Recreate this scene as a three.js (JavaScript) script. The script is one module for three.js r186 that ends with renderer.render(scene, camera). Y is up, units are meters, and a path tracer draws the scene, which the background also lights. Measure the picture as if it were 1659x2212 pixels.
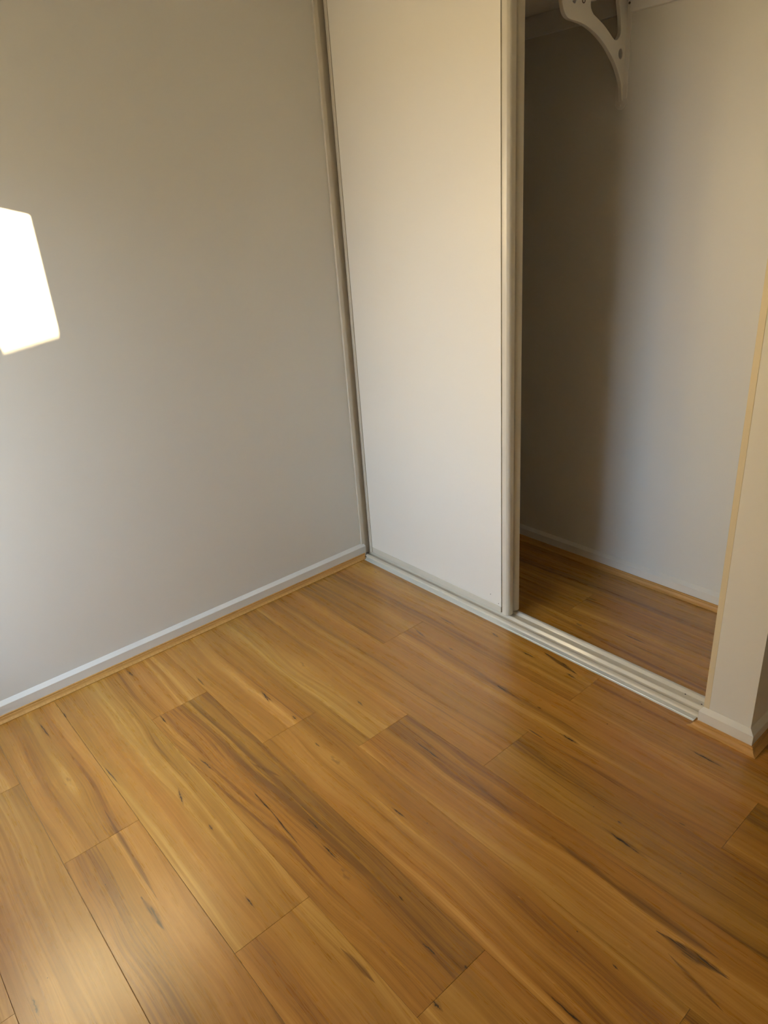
import * as THREE from 'three';
import { mergeGeometries, toCreasedNormals } from 'three/addons/utils/BufferGeometryUtils.js';
import { RoundedBoxGeometry } from 'three/addons/geometries/RoundedBoxGeometry.js';

// ---------------------------------------------------------------- camera, sky, sun, exposure
const scene = new THREE.Scene();
const camera = new THREE.PerspectiveCamera(71.738, 1659 / 2212, 0.05, 200);
camera.position.set(2.258, 1.45, 1.702);
camera.up.set(-0.26398, 0.91286, -0.31145);
camera.lookAt(2.258 - 0.708578, 1.45 - 0.402623, 1.702 - 0.579493);
scene.add(camera);

const SKYC = [5.8, 7.5, 9.8];
const SUN = new THREE.Vector3(1, 0.30, 1.0);            // towards the sun: low, behind the camera and to its right
scene.background = new THREE.Color().setRGB(SKYC[0], SKYC[1], SKYC[2]);      // clear pale-blue sky, seen through the window only
scene.backgroundIntensity = 1;

const sun = new THREE.DirectionalLight(new THREE.Color().setRGB(1, 0.79, 0.46), 84);
sun.name = 'sunlight';
sun.position.copy(SUN).normalize().multiplyScalar(12);
sun.castShadow = true;
sun.shadow.mapSize.set(4096, 4096);
Object.assign(sun.shadow.camera, { left: -7, right: 7, top: 7, bottom: -7, near: 0.5, far: 30 });
scene.add(sun, sun.target);

const renderer = new THREE.WebGLRenderer({ antialias: true });
renderer.toneMapping = THREE.LinearToneMapping;
renderer.toneMappingExposure = 1.0;
renderer.shadowMap.enabled = true;

// ---------------------------------------------------------------- helpers
function rng(seed) { let s = seed >>> 0; return () => { s = (s + 0x6D2B79F5) >>> 0; let t = Math.imul(s ^ (s >>> 15), 1 | s); t = (t + Math.imul(t ^ (t >>> 7), 61 | t)) ^ t; return ((t ^ (t >>> 14)) >>> 0) / 4294967296; }; }
const TAB = new Float32Array(65536); { const r = rng(77); for (let i = 0; i < 65536; i++) TAB[i] = r() * 2 - 1; }
function vnoise(x, y) {                                   // smooth value noise, -1..1
  const ix = Math.floor(x), iy = Math.floor(y); let u = x - ix, v = y - iy;
  u = u * u * (3 - 2 * u); v = v * v * (3 - 2 * v);
  const a = (ix & 255), b = (ix + 1) & 255, c = (iy & 255) << 8, d = ((iy + 1) & 255) << 8;
  const p = TAB[a | c], q = TAB[b | c], r = TAB[a | d], s = TAB[b | d];
  return (p + (q - p) * u) * (1 - v) + (r + (s - r) * u) * v;
}
const fbm = (x, y) => 0.57 * vnoise(x, y) + 0.29 * vnoise(2.03 * x + 17.1, 2.03 * y + 5.3) + 0.14 * vnoise(4.1 * x + 3.7, 4.1 * y + 41.9);
const clamp = THREE.MathUtils.clamp, smooth = (a, b, t) => { t = clamp((t - a) / (b - a), 0, 1); return t * t * (3 - 2 * t); };
const names = {};
function numbered(n) { names[n] = (names[n] ?? -1) + 1; return names[n] ? n + '_' + String(names[n]).padStart(3, '0') : n; }
function mesh(name, geo, mat, parent = scene) {
  const m = new THREE.Mesh(geo, mat); m.name = parent === scene ? numbered(name) : name;
  m.castShadow = m.receiveShadow = true; parent.add(m); return m;
}
function struct(name, geo, mat) { const m = mesh(name, geo, mat); m.userData.kind = 'structure'; return m; }
function group(name, x = 0, y = 0, z = 0) { const g = new THREE.Group(); g.name = numbered(name); g.position.set(x, y, z); scene.add(g); return g; }
function tag(o, label, category, grp) { o.userData.label = label; o.userData.category = category; if (grp) o.userData.group = grp; return o; }
// box between two corners, uv in metres
function bx(x0, x1, y0, y1, z0, z1) {
  const g = new THREE.BoxGeometry(x1 - x0, y1 - y0, z1 - z0); g.translate((x0 + x1) / 2, (y0 + y1) / 2, (z0 + z1) / 2); return metres(g);
}
function rbx(x0, x1, y0, y1, z0, z1, r = 0.002) {
  const g = new RoundedBoxGeometry(x1 - x0, y1 - y0, z1 - z0, 2, r); g.translate((x0 + x1) / 2, (y0 + y1) / 2, (z0 + z1) / 2); return metres(g);
}
function metres(g) {                                       // uv = world metres on the face's own plane
  if (g.index) g = g.toNonIndexed();
  const p = g.attributes.position, n = g.attributes.normal, uv = new Float32Array(p.count * 2);
  for (let i = 0; i < p.count; i++) {
    const ax = Math.abs(n.getX(i)), ay = Math.abs(n.getY(i)), az = Math.abs(n.getZ(i));
    if (ax >= ay && ax >= az) { uv[2 * i] = p.getZ(i); uv[2 * i + 1] = p.getY(i); }
    else if (ay >= az) { uv[2 * i] = p.getX(i); uv[2 * i + 1] = p.getZ(i); }
    else { uv[2 * i] = p.getX(i); uv[2 * i + 1] = p.getY(i); }
  }
  g.setAttribute('uv', new THREE.BufferAttribute(uv, 2)); return g;
}
// Sweep a closed profile [[out, up], ...] along a floor path [[x, z], ...]; out is to the LEFT of the walking direction; mitred at the bends.
function sweep(profile, path, endA = null, endB = null) {
  const n = profile.length, rings = [];
  for (let i = 0; i < path.length; i++) {
    const dir = (a, b) => { const dx = b[0] - a[0], dz = b[1] - a[1], l = Math.hypot(dx, dz); return [dx / l, dz / l]; };
    const d0 = i ? dir(path[i - 1], path[i]) : null, d1 = i < path.length - 1 ? dir(path[i], path[i + 1]) : null;
    const nl = (d) => [d[1], -d[0]];
    let o;
    if (d0 && d1) { const a = nl(d0), b = nl(d1), k = 1 + a[0] * b[0] + a[1] * b[1]; o = [(a[0] + b[0]) / k, (a[1] + b[1]) / k]; } else o = nl(d0 || d1);
    rings.push(profile.map(([u, y]) => { let s = 0; if (i === 0 && endA) s = -endA(u, y); if (i === path.length - 1 && endB) s = endB(u, y); const d = d0 || d1; return [path[i][0] + o[0] * u + d[0] * s, y, path[i][1] + o[1] * u + d[1] * s]; }));
  }
  const pos = [], quad = (a, b, c, d) => pos.push(...a, ...b, ...c, ...a, ...c, ...d);
  for (let i = 0; i + 1 < rings.length; i++) for (let k = 0; k < n; k++) { const m = (k + 1) % n; quad(rings[i][k], rings[i][m], rings[i + 1][m], rings[i + 1][k]); }
  const tri = THREE.ShapeUtils.triangulateShape(profile.map(([a, b]) => new THREE.Vector2(a, b)), []);
  for (const [a, b, c] of tri) { pos.push(...rings[0][a], ...rings[0][c], ...rings[0][b]); const r = rings.at(-1); pos.push(...r[a], ...r[b], ...r[c]); }
  const g = new THREE.BufferGeometry(); g.setAttribute('position', new THREE.Float32BufferAttribute(pos, 3)); g.computeVertexNormals(); return metres(g);
}

// ---------------------------------------------------------------- materials
function dataTex(w, h, fn, srgb = false, repeat = true) {
  const d = new Uint8Array(w * h * 4);
  for (let j = 0; j < h; j++) for (let i = 0; i < w; i++) { const c = fn(i / w, j / h); const k = 4 * (j * w + i); d[k] = c[0]; d[k + 1] = c[1]; d[k + 2] = c[2]; d[k + 3] = 255; }
  const t = new THREE.DataTexture(d, w, h); t.magFilter = THREE.LinearFilter; t.minFilter = THREE.LinearMipmapLinearFilter; t.generateMipmaps = true;
  if (repeat) t.wrapS = t.wrapT = THREE.RepeatWrapping; if (srgb) t.colorSpace = THREE.SRGBColorSpace; t.needsUpdate = true; return t;
}
const tileNoise = (u, v, f) => { const a = vnoise(u * f, v * f), b = vnoise((u - 1) * f, v * f), c = vnoise(u * f, (v - 1) * f), d = vnoise((u - 1) * f, (v - 1) * f); return (a * (1 - u) + b * u) * (1 - v) + (c * (1 - u) + d * u) * v; };
const orangePeel = dataTex(512, 512, (u, v) => { const h = 128 + 70 * tileNoise(u, v, 90) + 40 * tileNoise(u, v, 200); return [h, h, h]; });
orangePeel.repeat.set(2.5, 2.5);
const PAINT = 0.72;
const paint = new THREE.MeshPhysicalMaterial({ color: new THREE.Color().setRGB(PAINT, PAINT * 0.98, PAINT * 0.90), roughness: 0.42, bumpMap: orangePeel, bumpScale: 0.00012 });
const ceilingPaint = new THREE.MeshStandardMaterial({ color: new THREE.Color().setRGB(0.72, 0.71, 0.69), roughness: 0.9 });
const gloss = new THREE.MeshPhysicalMaterial({ color: new THREE.Color().setRGB(0.80, 0.79, 0.76), roughness: 0.32 });
const skirting = new THREE.MeshPhysicalMaterial({ color: new THREE.Color().setRGB(0.74, 0.72, 0.66), roughness: 0.36 });
const melamine = new THREE.MeshPhysicalMaterial({ color: new THREE.Color().setRGB(0.85, 0.81, 0.72), roughness: 0.4, bumpMap: orangePeel, bumpScale: 0.00005 });
const cream = new THREE.MeshPhysicalMaterial({ color: new THREE.Color().setRGB(0.68, 0.63, 0.52), roughness: 0.26 });
const creamTrack = cream.clone(); creamTrack.roughness = 0.13;
const creamJamb = new THREE.MeshPhysicalMaterial({ color: new THREE.Color().setRGB(0.70, 0.61, 0.42), roughness: 0.35 });
const aluminium = new THREE.MeshStandardMaterial({ color: new THREE.Color().setRGB(0.70, 0.715, 0.67), roughness: 0.38, metalness: 0.25 });
const whitePlastic = new THREE.MeshPhysicalMaterial({ color: new THREE.Color().setRGB(0.78, 0.76, 0.71), roughness: 0.35 });
const darkScrew = new THREE.MeshStandardMaterial({ color: new THREE.Color().setRGB(0.12, 0.10, 0.08), roughness: 0.5, metalness: 0.6 });
const board = new THREE.MeshStandardMaterial({ color: new THREE.Color().setRGB(0.22, 0.13, 0.06), roughness: 0.8 });  // added dark door backing, lowers bounce light in the wardrobe
const hole = new THREE.MeshStandardMaterial({ color: new THREE.Color().setRGB(0.05, 0.04, 0.03), roughness: 0.9 });

// ---------------------------------------------------------------- floor: laminate planks, each its own board
// marks in the printed grain: [kind, x0, z0, x1, z1, strength]; s = gum-vein sliver, m = dark smudge, b = brown streak, k = knot, p = speck
const MARKS = [['s',0.126,1.431,0.2,1.428,1.0],['s',0.055,1.114,0.092,1.111,1.4],['s',0.371,1.135,0.41,1.136,1],['s',0.643,1.135,0.694,1.13,1.3],['s',0.708,1.236,0.751,1.247,1.2],['s',0.875,1.232,0.893,1.233,0.9],['s',0.472,1.352,0.548,1.348,0.6],['s',0.125,1.357,0.152,1.358,0.8],['s',0.278,0.957,0.324,0.959,0.8],['s',0.509,0.84,0.554,0.849,1.3],['m',0.967,1.45,1.058,1.447,1],['b',0.723,1.417,0.892,1.422,1],['s',1.125,1.271,1.154,1.271,0.8],['s',1.02,1.715,1.054,1.715,1.3],['p',0.857,1.5,0.859,1.499,1],['p',0.995,1.677,0.997,1.676,0.8],['k',0.148,0.057,0.16,0.055,1],['s',0.614,0.12,0.686,0.123,1],['s',0.824,0.068,0.852,0.072,1.2],['s',0.609,0.241,0.66,0.252,1.1],['s',0.776,0.24,0.792,0.24,0.8],['s',0.767,0.647,0.791,0.65,0.9],['k',0.448,0.665,0.493,0.658,1.6],['s',1.039,0.644,1.125,0.644,1.1],['b',0.995,0.28,1.082,0.285,1],['s',0.507,0.841,0.56,0.842,0.8],['s',0.676,0.836,0.693,0.836,1.1],['k',0.909,0.859,0.937,0.858,1.6],['s',0.825,0.856,0.843,0.856,0.7],['b',0.786,1.028,0.838,1.012,0.8],['s',0.866,1.089,0.944,1.091,0.8],['b',1.263,0.639,1.351,0.647,1.2],['s',0.943,1.09,1.081,1.099,0.7],['s',1.041,1.035,1.086,1.035,0.7],['s',1.136,1.056,1.184,1.056,0.9],['k',1.229,1.07,1.244,1.069,1.6],['s',1.173,0.855,1.209,0.853,0.8],['p',1.266,0.825,1.27,0.825,1],['s',1.369,1.014,1.383,1.015,0.8],['s',1.487,1.052,1.522,1.051,1],['s',1.581,1.023,1.588,1.024,1.3],['s',1.587,1.12,1.607,1.12,1.4],['b',1.4,1.185,1.451,1.182,1],['s',0.977,0.083,1.016,0.083,1],['m',1.049,0.04,1.161,0.058,1.3],['s',1.154,0.079,1.181,0.082,1.2],['s',1.03,0.283,1.074,0.286,0.8],['s',1.316,0.325,1.359,0.325,1.6],['p',1.378,0.197,1.382,0.198,1.2],['s',1.232,0.374,1.28,0.376,0.7],['s',1.607,0.13,1.684,0.131,1.4],['s',1.602,0.526,1.68,0.53,1.7],['m',1.83,0.675,1.936,0.667,1.6],['b',1.558,0.64,1.66,0.642,1.3],['b',1.722,0.645,1.851,0.643,2.2],['s',1.739,0.946,1.807,0.945,1],['b',1.883,0.712,1.943,0.726,1],['p',1.773,0.512,1.776,0.512,1.1],['s',1.7,0.382,1.713,0.38,0.6],['p',1.526,0.486,1.53,0.486,1],['s',1.594,0.483,1.603,0.483,0.8],['p',1.695,0.797,1.697,0.797,0.9],['s',1.786,0.804,1.797,0.806,0.6],['s',1.003,-0.186,1.024,-0.184,1],['s',1.167,-0.24,1.238,-0.239,0.9],['s',0.921,-0.361,0.968,-0.367,0.7],['s',1.389,0.044,1.395,0.044,0.6],['p',0.456,0.79,0.46,0.789,0.8],['s',1.187,0.276,1.199,0.277,0.8]];
const TOPY = 0, PLANK_W = 0.1954, PLANK_L = 1.22, ROW0 = 1.75;
const lin = (r, g, b) => [r, g, b].map((c) => { c /= 255; return c <= 0.04045 ? c / 12.92 : Math.pow((c + 0.055) / 1.055, 2.4); });
const WOOD = { light: [205, 155, 76], mid: [170, 118, 42], dark: [127, 82, 27], vein: [44, 26, 14] };
function woodTexture(x0, z0, seed, W, H, tone) {            // board from x0.., z0.. (its low-z edge); u runs along x, v along z
  const d = new Uint8Array(W * H * 4), sx = seed * 13.7, sz = seed * 7.31;
  const near = MARKS.filter((m) => Math.max(m[1], m[3]) > x0 - 0.05 && Math.min(m[1], m[3]) < x0 + PLANK_L + 0.05 && (m[2] + m[4]) / 2 > z0 - 0.004 && (m[2] + m[4]) / 2 < z0 + PLANK_W + 0.004);
  const R = rng(seed * 101 + 9), knots = near.filter((m) => m[0] === 'k').map((m) => [(m[1] + m[3]) / 2, (m[2] + m[4]) / 2, m[5]]);
  if (R() < 0.12) knots.push([x0 + R() * PLANK_L, z0 + (0.2 + 0.6 * R()) * PLANK_W, 0.9 + R()]);
  const lean = (R() - 0.5) * 0.03, arch = (0.5 + R()) * 0.9, heart = z0 + (0.15 + 0.7 * R()) * PLANK_W, archX = x0 + R() * PLANK_L;
  const { light, mid, dark, vein } = WOOD;
  for (let j = 0; j < H; j++) for (let i = 0; i < W; i++) {
    const x = x0 + (i + 0.5) / W * PLANK_L, z = z0 + (j + 0.5) / H * PLANK_W;
    let wz = z + lean * (x - x0) + 0.017 * fbm(x * 2.1 + sx, z * 6 + sz) + 0.0026 * vnoise(x * 8 + sx, z * 34 + sz), kn = 0, kl = 0;
    for (const [kx, kz, ks] of knots) {
      const dx = x - kx, dz = z - kz, lx = 0.085 * ks, lz = 0.016 * ks, e = Math.exp(-(dx * dx) / (lx * lx));
      wz -= 0.016 * ks * e * dz / (lz + Math.abs(dz)) * Math.exp(-Math.abs(dz) / (3 * lz));
      const rr = Math.hypot(dx / (0.017 * ks), dz / (0.008 * ks)); kn = Math.max(kn, 1 - rr); kl = Math.max(kl, Math.exp(-((dx * dx) / (0.05 * 0.05 * ks) + (dz * dz) / (0.02 * 0.02 * ks))));
    }
    const hz = wz - heart, cath = Math.sqrt(hz * hz + 0.00004) * (1 + 0.35 * arch * Math.tanh((x - archX) * 1.4));   // flat-sawn arches about the heart line
    const broad = fbm(x * 0.5 + sx, wz * 15 + sz), band = fbm(x * 0.8 + sz, cath * 66 + sx), fine = vnoise(x * 7 + sx, wz * 520 + sz), fibre = vnoise(x * 34 + sz, wz * 1150), mott = fbm(x * 14 + sx, z * 60 + sz);
    const l1 = Math.abs(vnoise(x * 0.55 + sx * 2, cath * 118 + sz)), l2 = Math.abs(vnoise(x * 1.1 + sz * 3, cath * 300 + sx)), l3 = vnoise(x * 2.2 + sx, wz * 210 + sz);
    const g1 = smooth(-0.35, 0.45, vnoise(x * 1.2 + 9.1 + sz, wz * 14 + sx)), g2 = smooth(-0.3, 0.5, vnoise(x * 1.6 + sx, wz * 22 + 5.5 + sz));
    let t = 0.54 + 0.40 * broad + 0.42 * band - 0.25 * g1 * (1 - smooth(0.02, 0.20, l1)) - 0.20 * g2 * (1 - smooth(0.02, 0.3, l2)) + 0.13 * l3 + 0.10 * fine + 0.06 * fibre + 0.06 * mott + 0.20 * fbm(x * 1.6 + sz, wz * 11 + sx) + tone;
    t += 0.34 * smooth(0.25, 0.8, vnoise(x * 0.7 + sz * 1.7, wz * 34 + sx)) + 0.16 * kl;
    t = clamp(t, -0.25, 1.25);
    let c = t < 0.5 ? [0, 1, 2].map((k) => dark[k] + (mid[k] - dark[k]) * smooth(-0.1, 0.5, t) ) : [0, 1, 2].map((k) => mid[k] + (light[k] - mid[k]) * (t - 0.5) * 1.5);
    const red = 6 * vnoise(x * 1.1 + sz, wz * 16 + sx); c[0] += red * 0.6; c[1] -= red * 0.35; c[2] -= red * 0.2;
    let v = 0, br = 0;
    if (kn > 0) {  br = Math.max(br, 0.5 * smooth(0, 0.5, kn) * smooth(-0.1, 0.5, fbm(x * 60 + sx, z * 170 + sz))); }
    for (const m of near) {
      if (m[0] === 'k') continue;
      const ax = m[3] - m[1], az = m[4] - m[2], l2 = ax * ax + az * az, l = Math.sqrt(l2), q = ((x - m[1]) * ax + (z - m[2]) * az) / l2;
      if (q < -0.6 || q > 1.6) { if (m[0] !== 'p') continue; }
      const perp = Math.abs((x - m[1]) * az - (z - m[2]) * ax) / l, wob = 0.0012 * vnoise(x * 120, 3.3 + m[1] * 50);
      if (m[0] === 's') {
        const w = 0.0017 * m[5] * Math.pow(clamp(4 * q * (1 - q), 0, 1), 0.7) * clamp(0.75 + 0.75 * vnoise(q * 7 + m[1] * 31, 1.5) + 0.35 * vnoise(q * 23 + m[2] * 17, 7.5), 0.12, 1.6), off = 0.0016 * m[5] * vnoise(q * 5 + m[1] * 53, 4.5) + 0.0004 * vnoise(x * 700, z * 900);
        const side = ((x - m[1]) * az - (z - m[2]) * ax) / l;
        if (w > 0) v = Math.max(v, (1 - smooth(w * 0.35, w + 0.0006, Math.abs(side + off))) * 0.93);
        const wb = 0.008 * m[5] * clamp(1.2 - Math.abs(q - 0.5) * 1.4, 0, 1); if (wb > 0) br = Math.max(br, 0.42 * (1 - smooth(0, wb, perp)));
      }
      else if (m[0] === 'b') { const w = 0.009 * m[5] * clamp(1.4 - Math.abs(q - 0.5) * 1.3, 0, 1); if (w > 0) br = Math.max(br, (0.62 + 0.3 * fine) * (1 - smooth(0, w, perp + 0.002 * mott))); }
      else if (m[0] === 'm') {
        const irr = fbm(x * 26 + m[2] * 40, z * 110 + m[1] * 30), w = 0.011 * m[5] * clamp(1.25 - Math.abs(q - 0.5) * 1.7, 0, 1) * (1 + 0.9 * irr);
        if (w > 0.0005) { const s = 1 - smooth(0, w, Math.abs(perp + 0.004 * irr)); br = Math.max(br, s * 0.8); v = Math.max(v, smooth(0.2, 0.9, s) * smooth(0.05, 0.5, vnoise(x * 42 + 3, (z + 0.25 * (perp)) * 620)) * 0.8); }
      }
      else { const rr = Math.hypot(x - m[1], (z - m[2]) * 1.6); v = Math.max(v, 0.9 * (1 - smooth(0.0011 * m[5], 0.0022 * m[5], rr))); }
    }
    for (let k = 0; k < 3; k++) { c[k] += (dark[k] * 0.82 - c[k]) * br; c[k] += (vein[k] - c[k]) * v; }
    const o = 4 * (j * W + i); d[o] = clamp(c[0], 0, 255); d[o + 1] = clamp(c[1], 0, 255); d[o + 2] = clamp(c[2], 0, 255); d[o + 3] = 255;
  }
  const t = new THREE.DataTexture(d, W, H); t.magFilter = THREE.LinearFilter; t.minFilter = THREE.LinearMipmapLinearFilter; t.generateMipmaps = true; t.colorSpace = THREE.SRGBColorSpace; t.needsUpdate = true; return t;
}
const roughGrain = dataTex(1024, 256, (u, v) => { const h = 232 + 9 * vnoise(u * 50, v * 190) + 9 * vnoise(u * 9, v * 21); return [h, h, h]; });
const FLOOR_ROUGH = 0.31;
function plankMaterial(tex) { return new THREE.MeshPhysicalMaterial({ map: tex, roughness: FLOOR_ROUGH, roughnessMap: roughGrain, clearcoat: 0.6, clearcoatRoughness: 0.27 }); }
// square-edged board; uv 0..1 over the whole 1.22 x 0.195 print
const EDGE_GAP = { 0: 0.0015, 1: 0.0020, 2: 0.0015 };            // some long joints stand a little open
function plankGeometry(x0, x1, z0, z1, px0, pz0, k) {
  const t = TOPY, yb = t - 0.0020, g = 0.0004, X0 = x0 + g, X1 = x1 - g, Z0 = z0 + (EDGE_GAP[k + 1] ?? 0.0004) / 2, Z1 = z1 - (EDGE_GAP[k] ?? 0.0004) / 2;
  const top = [[X0, t, Z0], [X1, t, Z0], [X1, t, Z1], [X0, t, Z1]], low = top.map(([x, , z]) => [x, yb, z]);
  const pos = [], q = (a, b2, c, d) => pos.push(...a, ...b2, ...c, ...a, ...c, ...d);
  q(top[0], top[3], top[2], top[1]);
  for (let i = 0; i < 4; i++) { const m = (i + 1) % 4; q(low[i], top[i], top[m], low[m]); }
  const geo = new THREE.BufferGeometry(); geo.setAttribute('position', new THREE.Float32BufferAttribute(pos, 3)); geo.computeVertexNormals();
  const uv = []; for (let i = 0; i < pos.length; i += 3) uv.push((pos[i] - px0) / PLANK_L, (pos[i + 2] - pz0) / PLANK_W);
  geo.setAttribute('uv', new THREE.Float32BufferAttribute(uv, 2)); return geo;
}
const XMAX = 2.9, ZBACK = -0.615, ZWIN = 1.82;
const floor = struct('floor', bx(-0.12, XMAX + 0.12, -0.12, -0.0020, -0.75, 1.96), new THREE.MeshStandardMaterial({ color: new THREE.Color().setRGB(0.36, 0.22, 0.09), roughness: 0.9 }));
// row k runs from z = ROW0 - (k+1) W to ROW0 - k W ; joint = x of one end joint
const JOINT = { '-8': 0.5, '-7': 1.1, '-6': 0.2, '-5': 0.8, '-4': 0.35, '-3': 0.95, '-2': 0.6, '-1': 1.024, 0: 0.353, 1: 0.725, 2: 1.226, 3: 0.367, 4: 0.713, 5: 0.927, 6: 1.235, 7: 0.585, 8: 1.239, 9: 0.50, 10: 0.93, 11: 0.28, 12: 0.76 };
const TONE = { 0: 0.02, 1: 0.03, 2: 0.0, 3: -0.02, 4: 0.0, 5: 0.02, 6: -0.02, 7: 0.0, 8: -0.02 };
let spare = [];
for (let k = -8; k <= 12; k++) {
  const pz0 = ROW0 - (k + 1) * PLANK_W, z0 = Math.max(pz0, -0.75), z1 = Math.min(pz0 + PLANK_W, ZWIN + 0.01);
  if (z1 - z0 < 0.01) continue;
  for (let n = -2; n <= 3; n++) {
    const px0 = JOINT[k] + n * PLANK_L, xa = k >= 9 ? 0 : 0, xb = XMAX, x0 = Math.max(px0, xa), x1 = Math.min(px0 + PLANK_L, xb);
    if (x1 - x0 < 0.01) continue;
    const seen = k >= -1 && k <= 12 && px0 < 2.0 && !(k < 1 && px0 > 1.3), seed = 3 + (k + 9) * 5 + n + 2;
    let mat;
    if (seen) { mat = plankMaterial(woodTexture(px0, pz0, seed, k >= 9 ? 1024 : 1792, k >= 9 ? 160 : 288, (TONE[k] ?? 0) + 0.05 * (((seed * 7) % 5) / 2 - 1))); if (k < 4) spare.push(mat); }
    else { if (spare.length < 3) spare.push(plankMaterial(woodTexture(40 + spare.length * 3, 60, 500 + spare.length, 512, 80, 0))); mat = spare[Math.abs(seed) % spare.length]; }
    mesh('plank', plankGeometry(x0, x1, z0, z1, px0, pz0, k), mat, floor);
  }
}

// ---------------------------------------------------------------- room shell
const CEIL = 2.4, SIDE = 1.699, NIB_L = 1.583, FACE = 0.010;     // wall face beside the wardrobe stands at z = FACE
struct('wall_left', bx(-0.12, 0, 0, CEIL, -0.735, 1.96), paint);
struct('wall_right', bx(XMAX, XMAX + 0.12, 0, CEIL, -0.735, 1.96), paint);
struct('ceiling', bx(-0.12, XMAX + 0.12, CEIL, CEIL + 0.12, -0.855, 1.96), ceilingPaint);
struct('wall_front', bx(-0.12, NIB_L + 0.02, 0, CEIL, -0.735, ZBACK), paint);      // back of the wardrobe
struct('wall_recess', bx(NIB_L + 0.02, XMAX + 0.12, 0, CEIL, -0.735, ZBACK), paint);   // end of the recess beside it
struct('wall_nib', bx(NIB_L, SIDE, 0, CEIL, ZBACK, FACE), paint);
struct('wall_bulkhead', bx(0, NIB_L, 2.18, CEIL, -0.10, FACE), paint);
// window wall behind the camera
const WX0 = 0.06, WX1 = 0.91, WY0 = 0.35, WY1 = 1.75;
{
  const s = new THREE.Shape(); s.moveTo(-0.12, 0); s.lineTo(XMAX + 0.12, 0); s.lineTo(XMAX + 0.12, CEIL); s.lineTo(-0.12, CEIL); s.closePath();
  const h = new THREE.Path(); h.moveTo(WX0, WY0); h.lineTo(WX0, WY1); h.lineTo(WX1, WY1); h.lineTo(WX1, WY0); h.closePath(); s.holes.push(h);
  const g = new THREE.ExtrudeGeometry(s, { depth: 0.14, bevelEnabled: false }); g.translate(0, 0, ZWIN); struct('wall_back', metres(g), paint);
}
{
  const w = group('unseen_window_1', 0, 0, 0); w.userData.kind = 'structure';  // unseen window, sized and placed to light the left wall and sun patch
  const z0 = 1.90, z1 = 1.96, f = 0.035, MX0 = 0.645, MX1 = 0.691;
  const frame = mergeGeometries([bx(WX0, WX0 + f, WY0, WY1, z0, z1), bx(WX0, WX1, WY0, WY0 + f, z0, z1)]);
  mesh('window_frame', frame, gloss, w);
  mesh('unseen_mullion', rbx(MX0, MX1, WY0 + f, WY1, z0, z1, 0.003), gloss, w);  // unseen upright, placed to bound the sun strip on the left wall
  const glass = new THREE.MeshPhysicalMaterial({ color: 0xffffff, roughness: 0, transmission: 1, thickness: 0, ior: 1.5 });
  mesh('pane', new THREE.PlaneGeometry(MX0 - WX0 - f, WY1 - WY0 - f).translate((MX0 + WX0 + f) / 2, (WY1 + WY0 + f) / 2, 1.93), glass, w);
  mesh('pane', new THREE.PlaneGeometry(WX1 - MX1, WY1 - WY0 - f).translate((WX1 + MX1) / 2, (WY1 + WY0 + f) / 2, 1.93), glass, w);
}
// unseen gable-shaped wall, placed to cut off the lower part of the low sun
{
  const s = new THREE.Shape(), yAt = (x) => 2.498 + 0.436 * (x - 4.535);
  s.moveTo(1.0, -0.4); s.lineTo(13, -0.4); s.lineTo(13, 1.6); s.lineTo(6.6, yAt(6.6)); s.lineTo(4.1, yAt(4.1)); s.lineTo(1.0, yAt(4.1) - 0.1); s.closePath();
  const g = new THREE.ExtrudeGeometry(s, { depth: 0.22, bevelEnabled: false }); g.translate(0, 0, 5.6);
  struct('unseen_gable_wall', g, new THREE.MeshStandardMaterial({ color: new THREE.Color().setRGB(0.50, 0.40, 0.30), roughness: 0.9 }));
}


struct('unseen_outside_wall', bx(-2.0, -1.8, -0.4, 3.0, 3.0, 10), new THREE.MeshStandardMaterial({ color: new THREE.Color().setRGB(0.21, 0.17, 0.12), roughness: 0.9 }));  // unseen wall out of view, blocks low sky and reflects warm sun indoors
struct('unseen_ground', bx(-20, 25, -0.6, -0.4, 2.05, 40), new THREE.MeshStandardMaterial({ color: new THREE.Color().setRGB(0.42, 0.32, 0.2), roughness: 1 }));  // out of view, warm-toned to bounce sunlight up into the room

// ---------------------------------------------------------------- skirting boards and timber scotia
const SK = 0.0147, SKY_ = 0.0526, SKT = 0.0627, SC = 0.0197, SCH = 0.0204;
const skirtProfile = [[0, 0], [SK, 0], [SK, SKY_ - 0.0012], [SK - 0.0012, SKY_], [0.0014, SKT - 0.0006], [0, SKT]];
const skirtFlat = [[0, 0], [SK, 0], [SK, SKY_ - 0.0012], [SK - 0.0012, SKY_], [0.0014, SKT - 0.0006], [0, SKT]];
const scotiaProfile = (() => {                                   // timber scotia: flat fillet at the top, a bead, a hollow, and a thin toe on the floor
  const p = [[SK, 0], [SK + SC, 0], [SK + SC, 0.0024], [SK + SC - 0.0034, 0.0036]];
  const x0 = SK + SC - 0.0034, y0 = 0.0036, x1 = SK + 0.0082, y1 = 0.0128;
  for (let i = 1; i < 7; i++) { const q = i / 7, h = 0.0022 * Math.sin(q * Math.PI); p.push([x0 + (x1 - x0) * q - h * 0.7, y0 + (y1 - y0) * q - h * 0.75]); }
  p.push([x1, y1], [x1 - 0.0004, y1 + 0.0012], [x1 - 0.0022, y1 + 0.0016], [SK + 0.0050, y1 + 0.0018], [SK + 0.0046, SCH - 0.0008], [SK + 0.0036, SCH], [SK, SCH]); return p;
})();
const scotiaTex = dataTex(512, 64, (u, v) => { const n = 0.5 * tileNoise(u, v, 6) + 0.5 * vnoise(u * 12, v * 64); return [196 + 22 * n, 148 + 20 * n, 82 + 18 * n]; }, true);
scotiaTex.repeat.set(1.4, 30);
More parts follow.
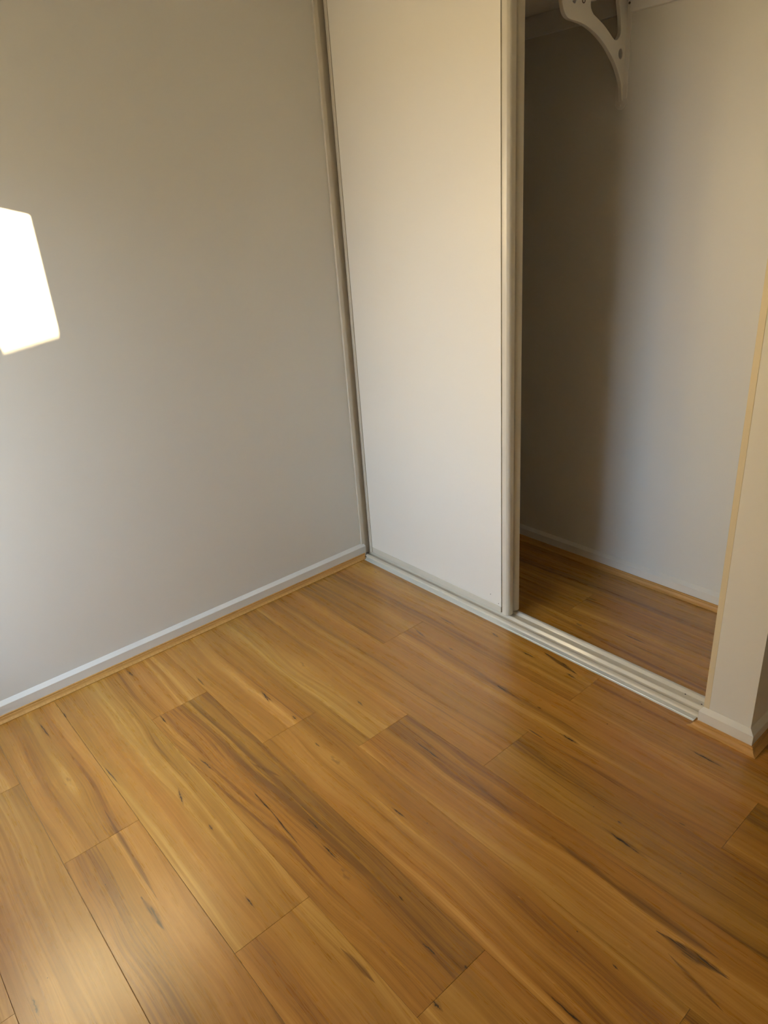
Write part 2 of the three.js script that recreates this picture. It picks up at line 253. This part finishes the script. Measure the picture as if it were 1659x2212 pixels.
const scotiaMat = new THREE.MeshPhysicalMaterial({ map: scotiaTex, roughness: 0.45 });

// paths are walked with the room on the left
const JAMB_R = 1.567;
struct('baseboard_left', sweep(skirtProfile, [[0, -0.012], [0, ZWIN]]), skirting);
struct('trim_1', sweep(scotiaProfile, [[0, -0.006], [0, ZWIN]], (u) => -clamp((u - SK) * 0.9, 0, 0.012)), scotiaMat);
struct('baseboard_nib', sweep(skirtProfile, [[SIDE, ZBACK + 0.002], [SIDE, FACE], [JAMB_R, FACE]], null, (u, y) => (u > 0.008 ? 0.006 : 0)), skirting);
struct('trim_2', sweep(scotiaProfile, [[SIDE, ZBACK + 0.002], [SIDE, FACE], [JAMB_R, FACE]], null, (u, y) => 0.010 + 0.95 * (u - SK) - 0.35 * y), scotiaMat);
struct('baseboard_wardrobe', sweep(skirtProfile, [[NIB_L, ZBACK], [0, ZBACK], [0, -0.11]]), skirting);
struct('trim_3', sweep(scotiaProfile, [[NIB_L, ZBACK], [0, ZBACK], [0, -0.11]]), scotiaMat);
struct('baseboard_right', sweep(skirtProfile, [[XMAX, ZWIN], [XMAX, ZBACK], [SIDE + SK, ZBACK]]), skirting);
struct('trim_4', sweep(scotiaProfile, [[XMAX, ZWIN], [XMAX, ZBACK], [SIDE + SK, ZBACK]]), scotiaMat);

// ---------------------------------------------------------------- wardrobe frame
{
  const j = group('trim_5'); j.userData.kind = 'structure';                 // channel on the left wall that takes the closed door
  mesh('jamb_flange', rbx(0.0, 0.010, SKT, 2.18, -0.014, 0.003, 0.0012), cream, j);
  mesh('jamb_channel', bx(0.0, 0.0025, 0.014, 2.18, -0.10, -0.013), cream, j);
}
struct('trim_6', rbx(JAMB_R, NIB_L + 0.0004, 0.0, 2.18, -0.10, FACE + 0.0006, 0.0012), creamJamb);
{
  const t = group('door_track', 0, 0, 0);
  tag(t, 'cream metal two-groove sliding door track on the floor along the wardrobe opening', 'door track');
  const arc = (cx, cy, rx, ry, a0, a1, n) => Array.from({ length: n + 1 }, (_, i) => { const a = (a0 + (a1 - a0) * i / n) * Math.PI / 180; return [cx + rx * Math.cos(a), cy + ry * Math.sin(a)]; });
  const prof = [[-0.100, 0], [-0.006, 0], [-0.006, 0.0022],
    ...arc(-0.0165, 0.0052, 0.0095, 0.0046, 15, 150, 16),
    [-0.0275, 0.0058], [-0.0310, 0.0044], [-0.0350, 0.0036], [-0.0385, 0.0038], [-0.0395, 0.0044], [-0.0462, 0.0118], [-0.0472, 0.0124], [-0.0485, 0.0126], [-0.0515, 0.0126], [-0.0525, 0.0120],
    [-0.0530, 0.0050], [-0.0550, 0.0036], [-0.0790, 0.0036], [-0.0805, 0.0042], [-0.0868, 0.0112], [-0.0878, 0.0120], [-0.0890, 0.0126], ...arc(-0.0950, 0.0092, 0.0050, 0.0034, 90, 170, 9), [-0.100, 0.006]];
  let g = sweep(prof, [[JAMB_R - 0.0005, 0], [0.003, 0]]);
  g = toCreasedNormals(g, 0.22); mesh('track_body', g, creamTrack, t);
  const strip = [[-0.006, 0.0002], [0.016, 0.0002], [0.0158, 0.0009], [0.0118, 0.0012], [0.0110, 0.0006], [0.0102, 0.0006], [0.0094, 0.0018], [-0.0052, 0.0026], [-0.006, 0.0026]];
  mesh('edge_strip', sweep(strip, [[1.545, 0], [0.026, 0]]), aluminium, t);
  for (const [x, z] of [[1.472, -0.0770], [1.529, -0.0660]]) mesh('screw', new THREE.CylinderGeometry(0.0020, 0.0020, 0.0012, 12).translate(x, 0.0042, z), darkScrew, t);
}
function slidingDoor() {
  const d = new THREE.Group(); d.name = numbered('wardrobe_door'); scene.add(d);
  const H0 = 0.017, H1 = 2.15, L = 0.014, Rr = 0.810;
  mesh('panel', bx(L + 0.0188, Rr - 0.0345, 0.0415, H1 - 0.03, -0.046, -0.0362), melamine, d);
  const extr = (pts) => { const s = new THREE.Shape(pts.map(([x, z]) => new THREE.Vector2(x, -z))); const g = new THREE.ExtrudeGeometry(s, { depth: H1 - H0, bevelEnabled: true, bevelSize: 0.0005, bevelThickness: 0.0005, bevelSegments: 1 }); g.rotateX(-Math.PI / 2); g.translate(0, H0, 0); return metres(g); };
  // profile seen from above: slim groove beside the panel, flat face, rounded nose
  const right = [[Rr - 0.040, -0.060], [Rr - 0.040, -0.052], [Rr - 0.0280, -0.052], [Rr - 0.0275, -0.0345], [Rr - 0.0265, -0.0335], [Rr - 0.0125, -0.0335], [Rr - 0.0085, -0.0345], [Rr - 0.0045, -0.0375], [Rr - 0.0015, -0.0415], [Rr, -0.0465], [Rr, -0.060]];
  mesh('stile', toCreasedNormals(extr(right), 0.5), cream, d);
  const left = [[L, -0.060], [L, -0.0375], [L + 0.002, -0.0345], [L + 0.004, -0.0335], [L + 0.008, -0.0335], [L + 0.0085, -0.0355], [L + 0.0095, -0.0355], [L + 0.010, -0.0335], [L + 0.0155, -0.0335], [L + 0.0165, -0.0345], [L + 0.0165, -0.050], [L + 0.026, -0.050], [L + 0.026, -0.060]];
  mesh('stile', toCreasedNormals(extr(left), 0.5), cream, d);
  const rail = mesh('bottom_rail', rbx(L + 0.0185, Rr - 0.0345, 0.0185, 0.0425, -0.056, -0.0350, 0.0012), cream, d);
  mesh('added_back_board', bx(L + 0.027, Rr - 0.041, 0.044, H1 - 0.036, -0.0475, -0.0462), board, d);  // added behind the panel, out of view, to darken the wardrobe interior
  mesh('top_rail', rbx(L + 0.0165, Rr - 0.0285, H1 - 0.035, H1, -0.056, -0.0350, 0.0012), cream, d);
  return d;
}
const front = slidingDoor();
tag(front, 'white panelled sliding wardrobe door with cream frame, the nearer one closing the left half', 'door');
for (const [x, y] of [[0.724, 0.077], [0.763, 0.052]]) mesh('speck', new THREE.CylinderGeometry(0.0016, 0.0016, 0.0006, 10).rotateX(Math.PI / 2).translate(x, y, -0.0360), darkScrew, front);
const rear = slidingDoor(); rear.position.set(-0.004, 0, -0.040);
tag(rear, 'second sliding door parked behind the nearer one, only its narrow cream edge stile showing', 'door');
struct('trim_7', mergeGeometries([bx(0, JAMB_R, 2.13, 2.18, -0.10, FACE), bx(0, JAMB_R, 2.178, 2.19, -0.10, FACE)]), cream);

// ---------------------------------------------------------------- wardrobe shelf and its bracket
{
  const s = group('shelf', 0.79, 1.987, ZBACK);
  tag(s, 'white wardrobe shelf board resting on the bracket and wall cleats', 'shelf');
  const add = (n, g, m) => { g.translate(-0.79, -1.987, -ZBACK); mesh(n, g, m, s); };
  add('shelf_board', rbx(0.0, NIB_L, 1.987, 2.003, ZBACK, -0.215, 0.0015), gloss);
}
tag(mesh('shelf_cleat', rbx(0.0, 0.7655, 1.924, 1.9865, ZBACK, ZBACK + 0.016, 0.001), gloss), 'shadowed white cleat on the wardrobe wall to the left of the bracket', 'cleat', 'shelf cleats');
tag(mesh('shelf_cleat', rbx(0.8105, NIB_L, 1.924, 1.9865, ZBACK, ZBACK + 0.016, 0.001), gloss), 'white cleat on the wardrobe wall to the right of the bracket', 'cleat', 'shelf cleats');
{
  const b = group('shelf_bracket', 0.788, 1.665, ZBACK);
  tag(b, 'white curved shelf bracket with cut-outs on the wardrobe back wall', 'bracket');
  const P = (a) => a.map(([z, y]) => new THREE.Vector2(z - ZBACK, y - 1.665));
  const s = new THREE.Shape(), lower = P([[-0.6085, 1.700], [-0.604, 1.722], [-0.597, 1.741], [-0.581, 1.765], [-0.561, 1.789], [-0.536, 1.811], [-0.506, 1.833], [-0.476, 1.850], [-0.447, 1.863], [-0.412, 1.875], [-0.378, 1.8825], [-0.348, 1.886], [-0.322, 1.888], [-0.306, 1.8925], [-0.294, 1.901], [-0.286, 1.914], [-0.281, 1.930], [-0.279, 1.955], [-0.280, 1.9865]]);
  s.moveTo(...P([[-0.6115, 1.687]])[0].toArray()); s.splineThru(lower.slice(0, -1)); s.lineTo(lower.at(-1).x, lower.at(-1).y); s.lineTo(0.003, 1.9865 - 1.665); s.closePath();
  const h1 = new THREE.Path(), hp = P([[-0.417, 1.930], [-0.420, 1.921], [-0.433, 1.908], [-0.457, 1.898], [-0.490, 1.884], [-0.517, 1.869], [-0.538, 1.856], [-0.551, 1.8505], [-0.563, 1.8515], [-0.574, 1.858], [-0.581, 1.867], [-0.583, 1.880], [-0.579, 1.905], [-0.572, 1.932], [-0.562, 1.962]]);
  h1.moveTo(...P([[-0.417, 1.9395]])[0].toArray()); h1.lineTo(hp[0].x, hp[0].y); h1.splineThru(hp.slice(1)); h1.lineTo(...P([[-0.556, 1.972]])[0].toArray()); h1.lineTo(...P([[-0.470, 1.972]])[0].toArray()); h1.lineTo(...P([[-0.450, 1.9455]])[0].toArray()); h1.closePath();
  const ell = (z, y, rz, ry) => { const p = new THREE.Path(); p.absellipse(z - ZBACK, y - 1.665, rz, ry, 0, Math.PI * 2, true); return p; };
  s.holes.push(h1, ell(-0.5865, 1.8165, 0.0120, 0.0150), ell(-0.337, 1.938, 0.0125, 0.0125));
  const plate = new THREE.ExtrudeGeometry(s, { depth: 0.010, bevelEnabled: true, bevelSize: 0.0012, bevelThickness: 0.0018, bevelSegments: 2, curveSegments: 10 });
  plate.rotateY(-Math.PI / 2); plate.translate(0.004, 0, 0); mesh('plate', metres(plate), whitePlastic, b);
  const f = new THREE.Shape(), w = 0.0215, wb = 0.0195, top = 0.3215; f.moveTo(-w, top); f.lineTo(-wb, 0.014); f.absarc(0, 0.0195, wb, Math.PI * 1.08, Math.PI * 1.92, false); f.lineTo(wb, 0.014); f.lineTo(w, top); f.closePath();
  const fl = new THREE.ExtrudeGeometry(f, { depth: 0.0025, bevelEnabled: true, bevelSize: 0.0008, bevelThickness: 0.0010, bevelSegments: 2, curveSegments: 12 }); fl.translate(0, 0, 0.0012);
  mesh('wall_flange', metres(fl), whitePlastic, b);
  mesh('screw', new THREE.SphereGeometry(0.0042, 14, 8, 0, Math.PI * 2, 0, Math.PI / 2).rotateX(Math.PI / 2).scale(1, 1, 0.5).translate(0, 0.0095, 0.0042), whitePlastic, b);
  mesh('screw', new THREE.CylinderGeometry(0.0035, 0.0035, 0.001, 12).rotateX(Math.PI / 2).translate(0.012, 0.285, 0.0052), darkScrew, b);
  mesh('rod_cradle', new THREE.TorusGeometry(0.0075, 0.0012, 6, 12, Math.PI).rotateZ(Math.PI).rotateY(-Math.PI / 2).translate(0.0062, 0.2735, 0.234), darkScrew, b);
}
renderer.render(scene, camera);
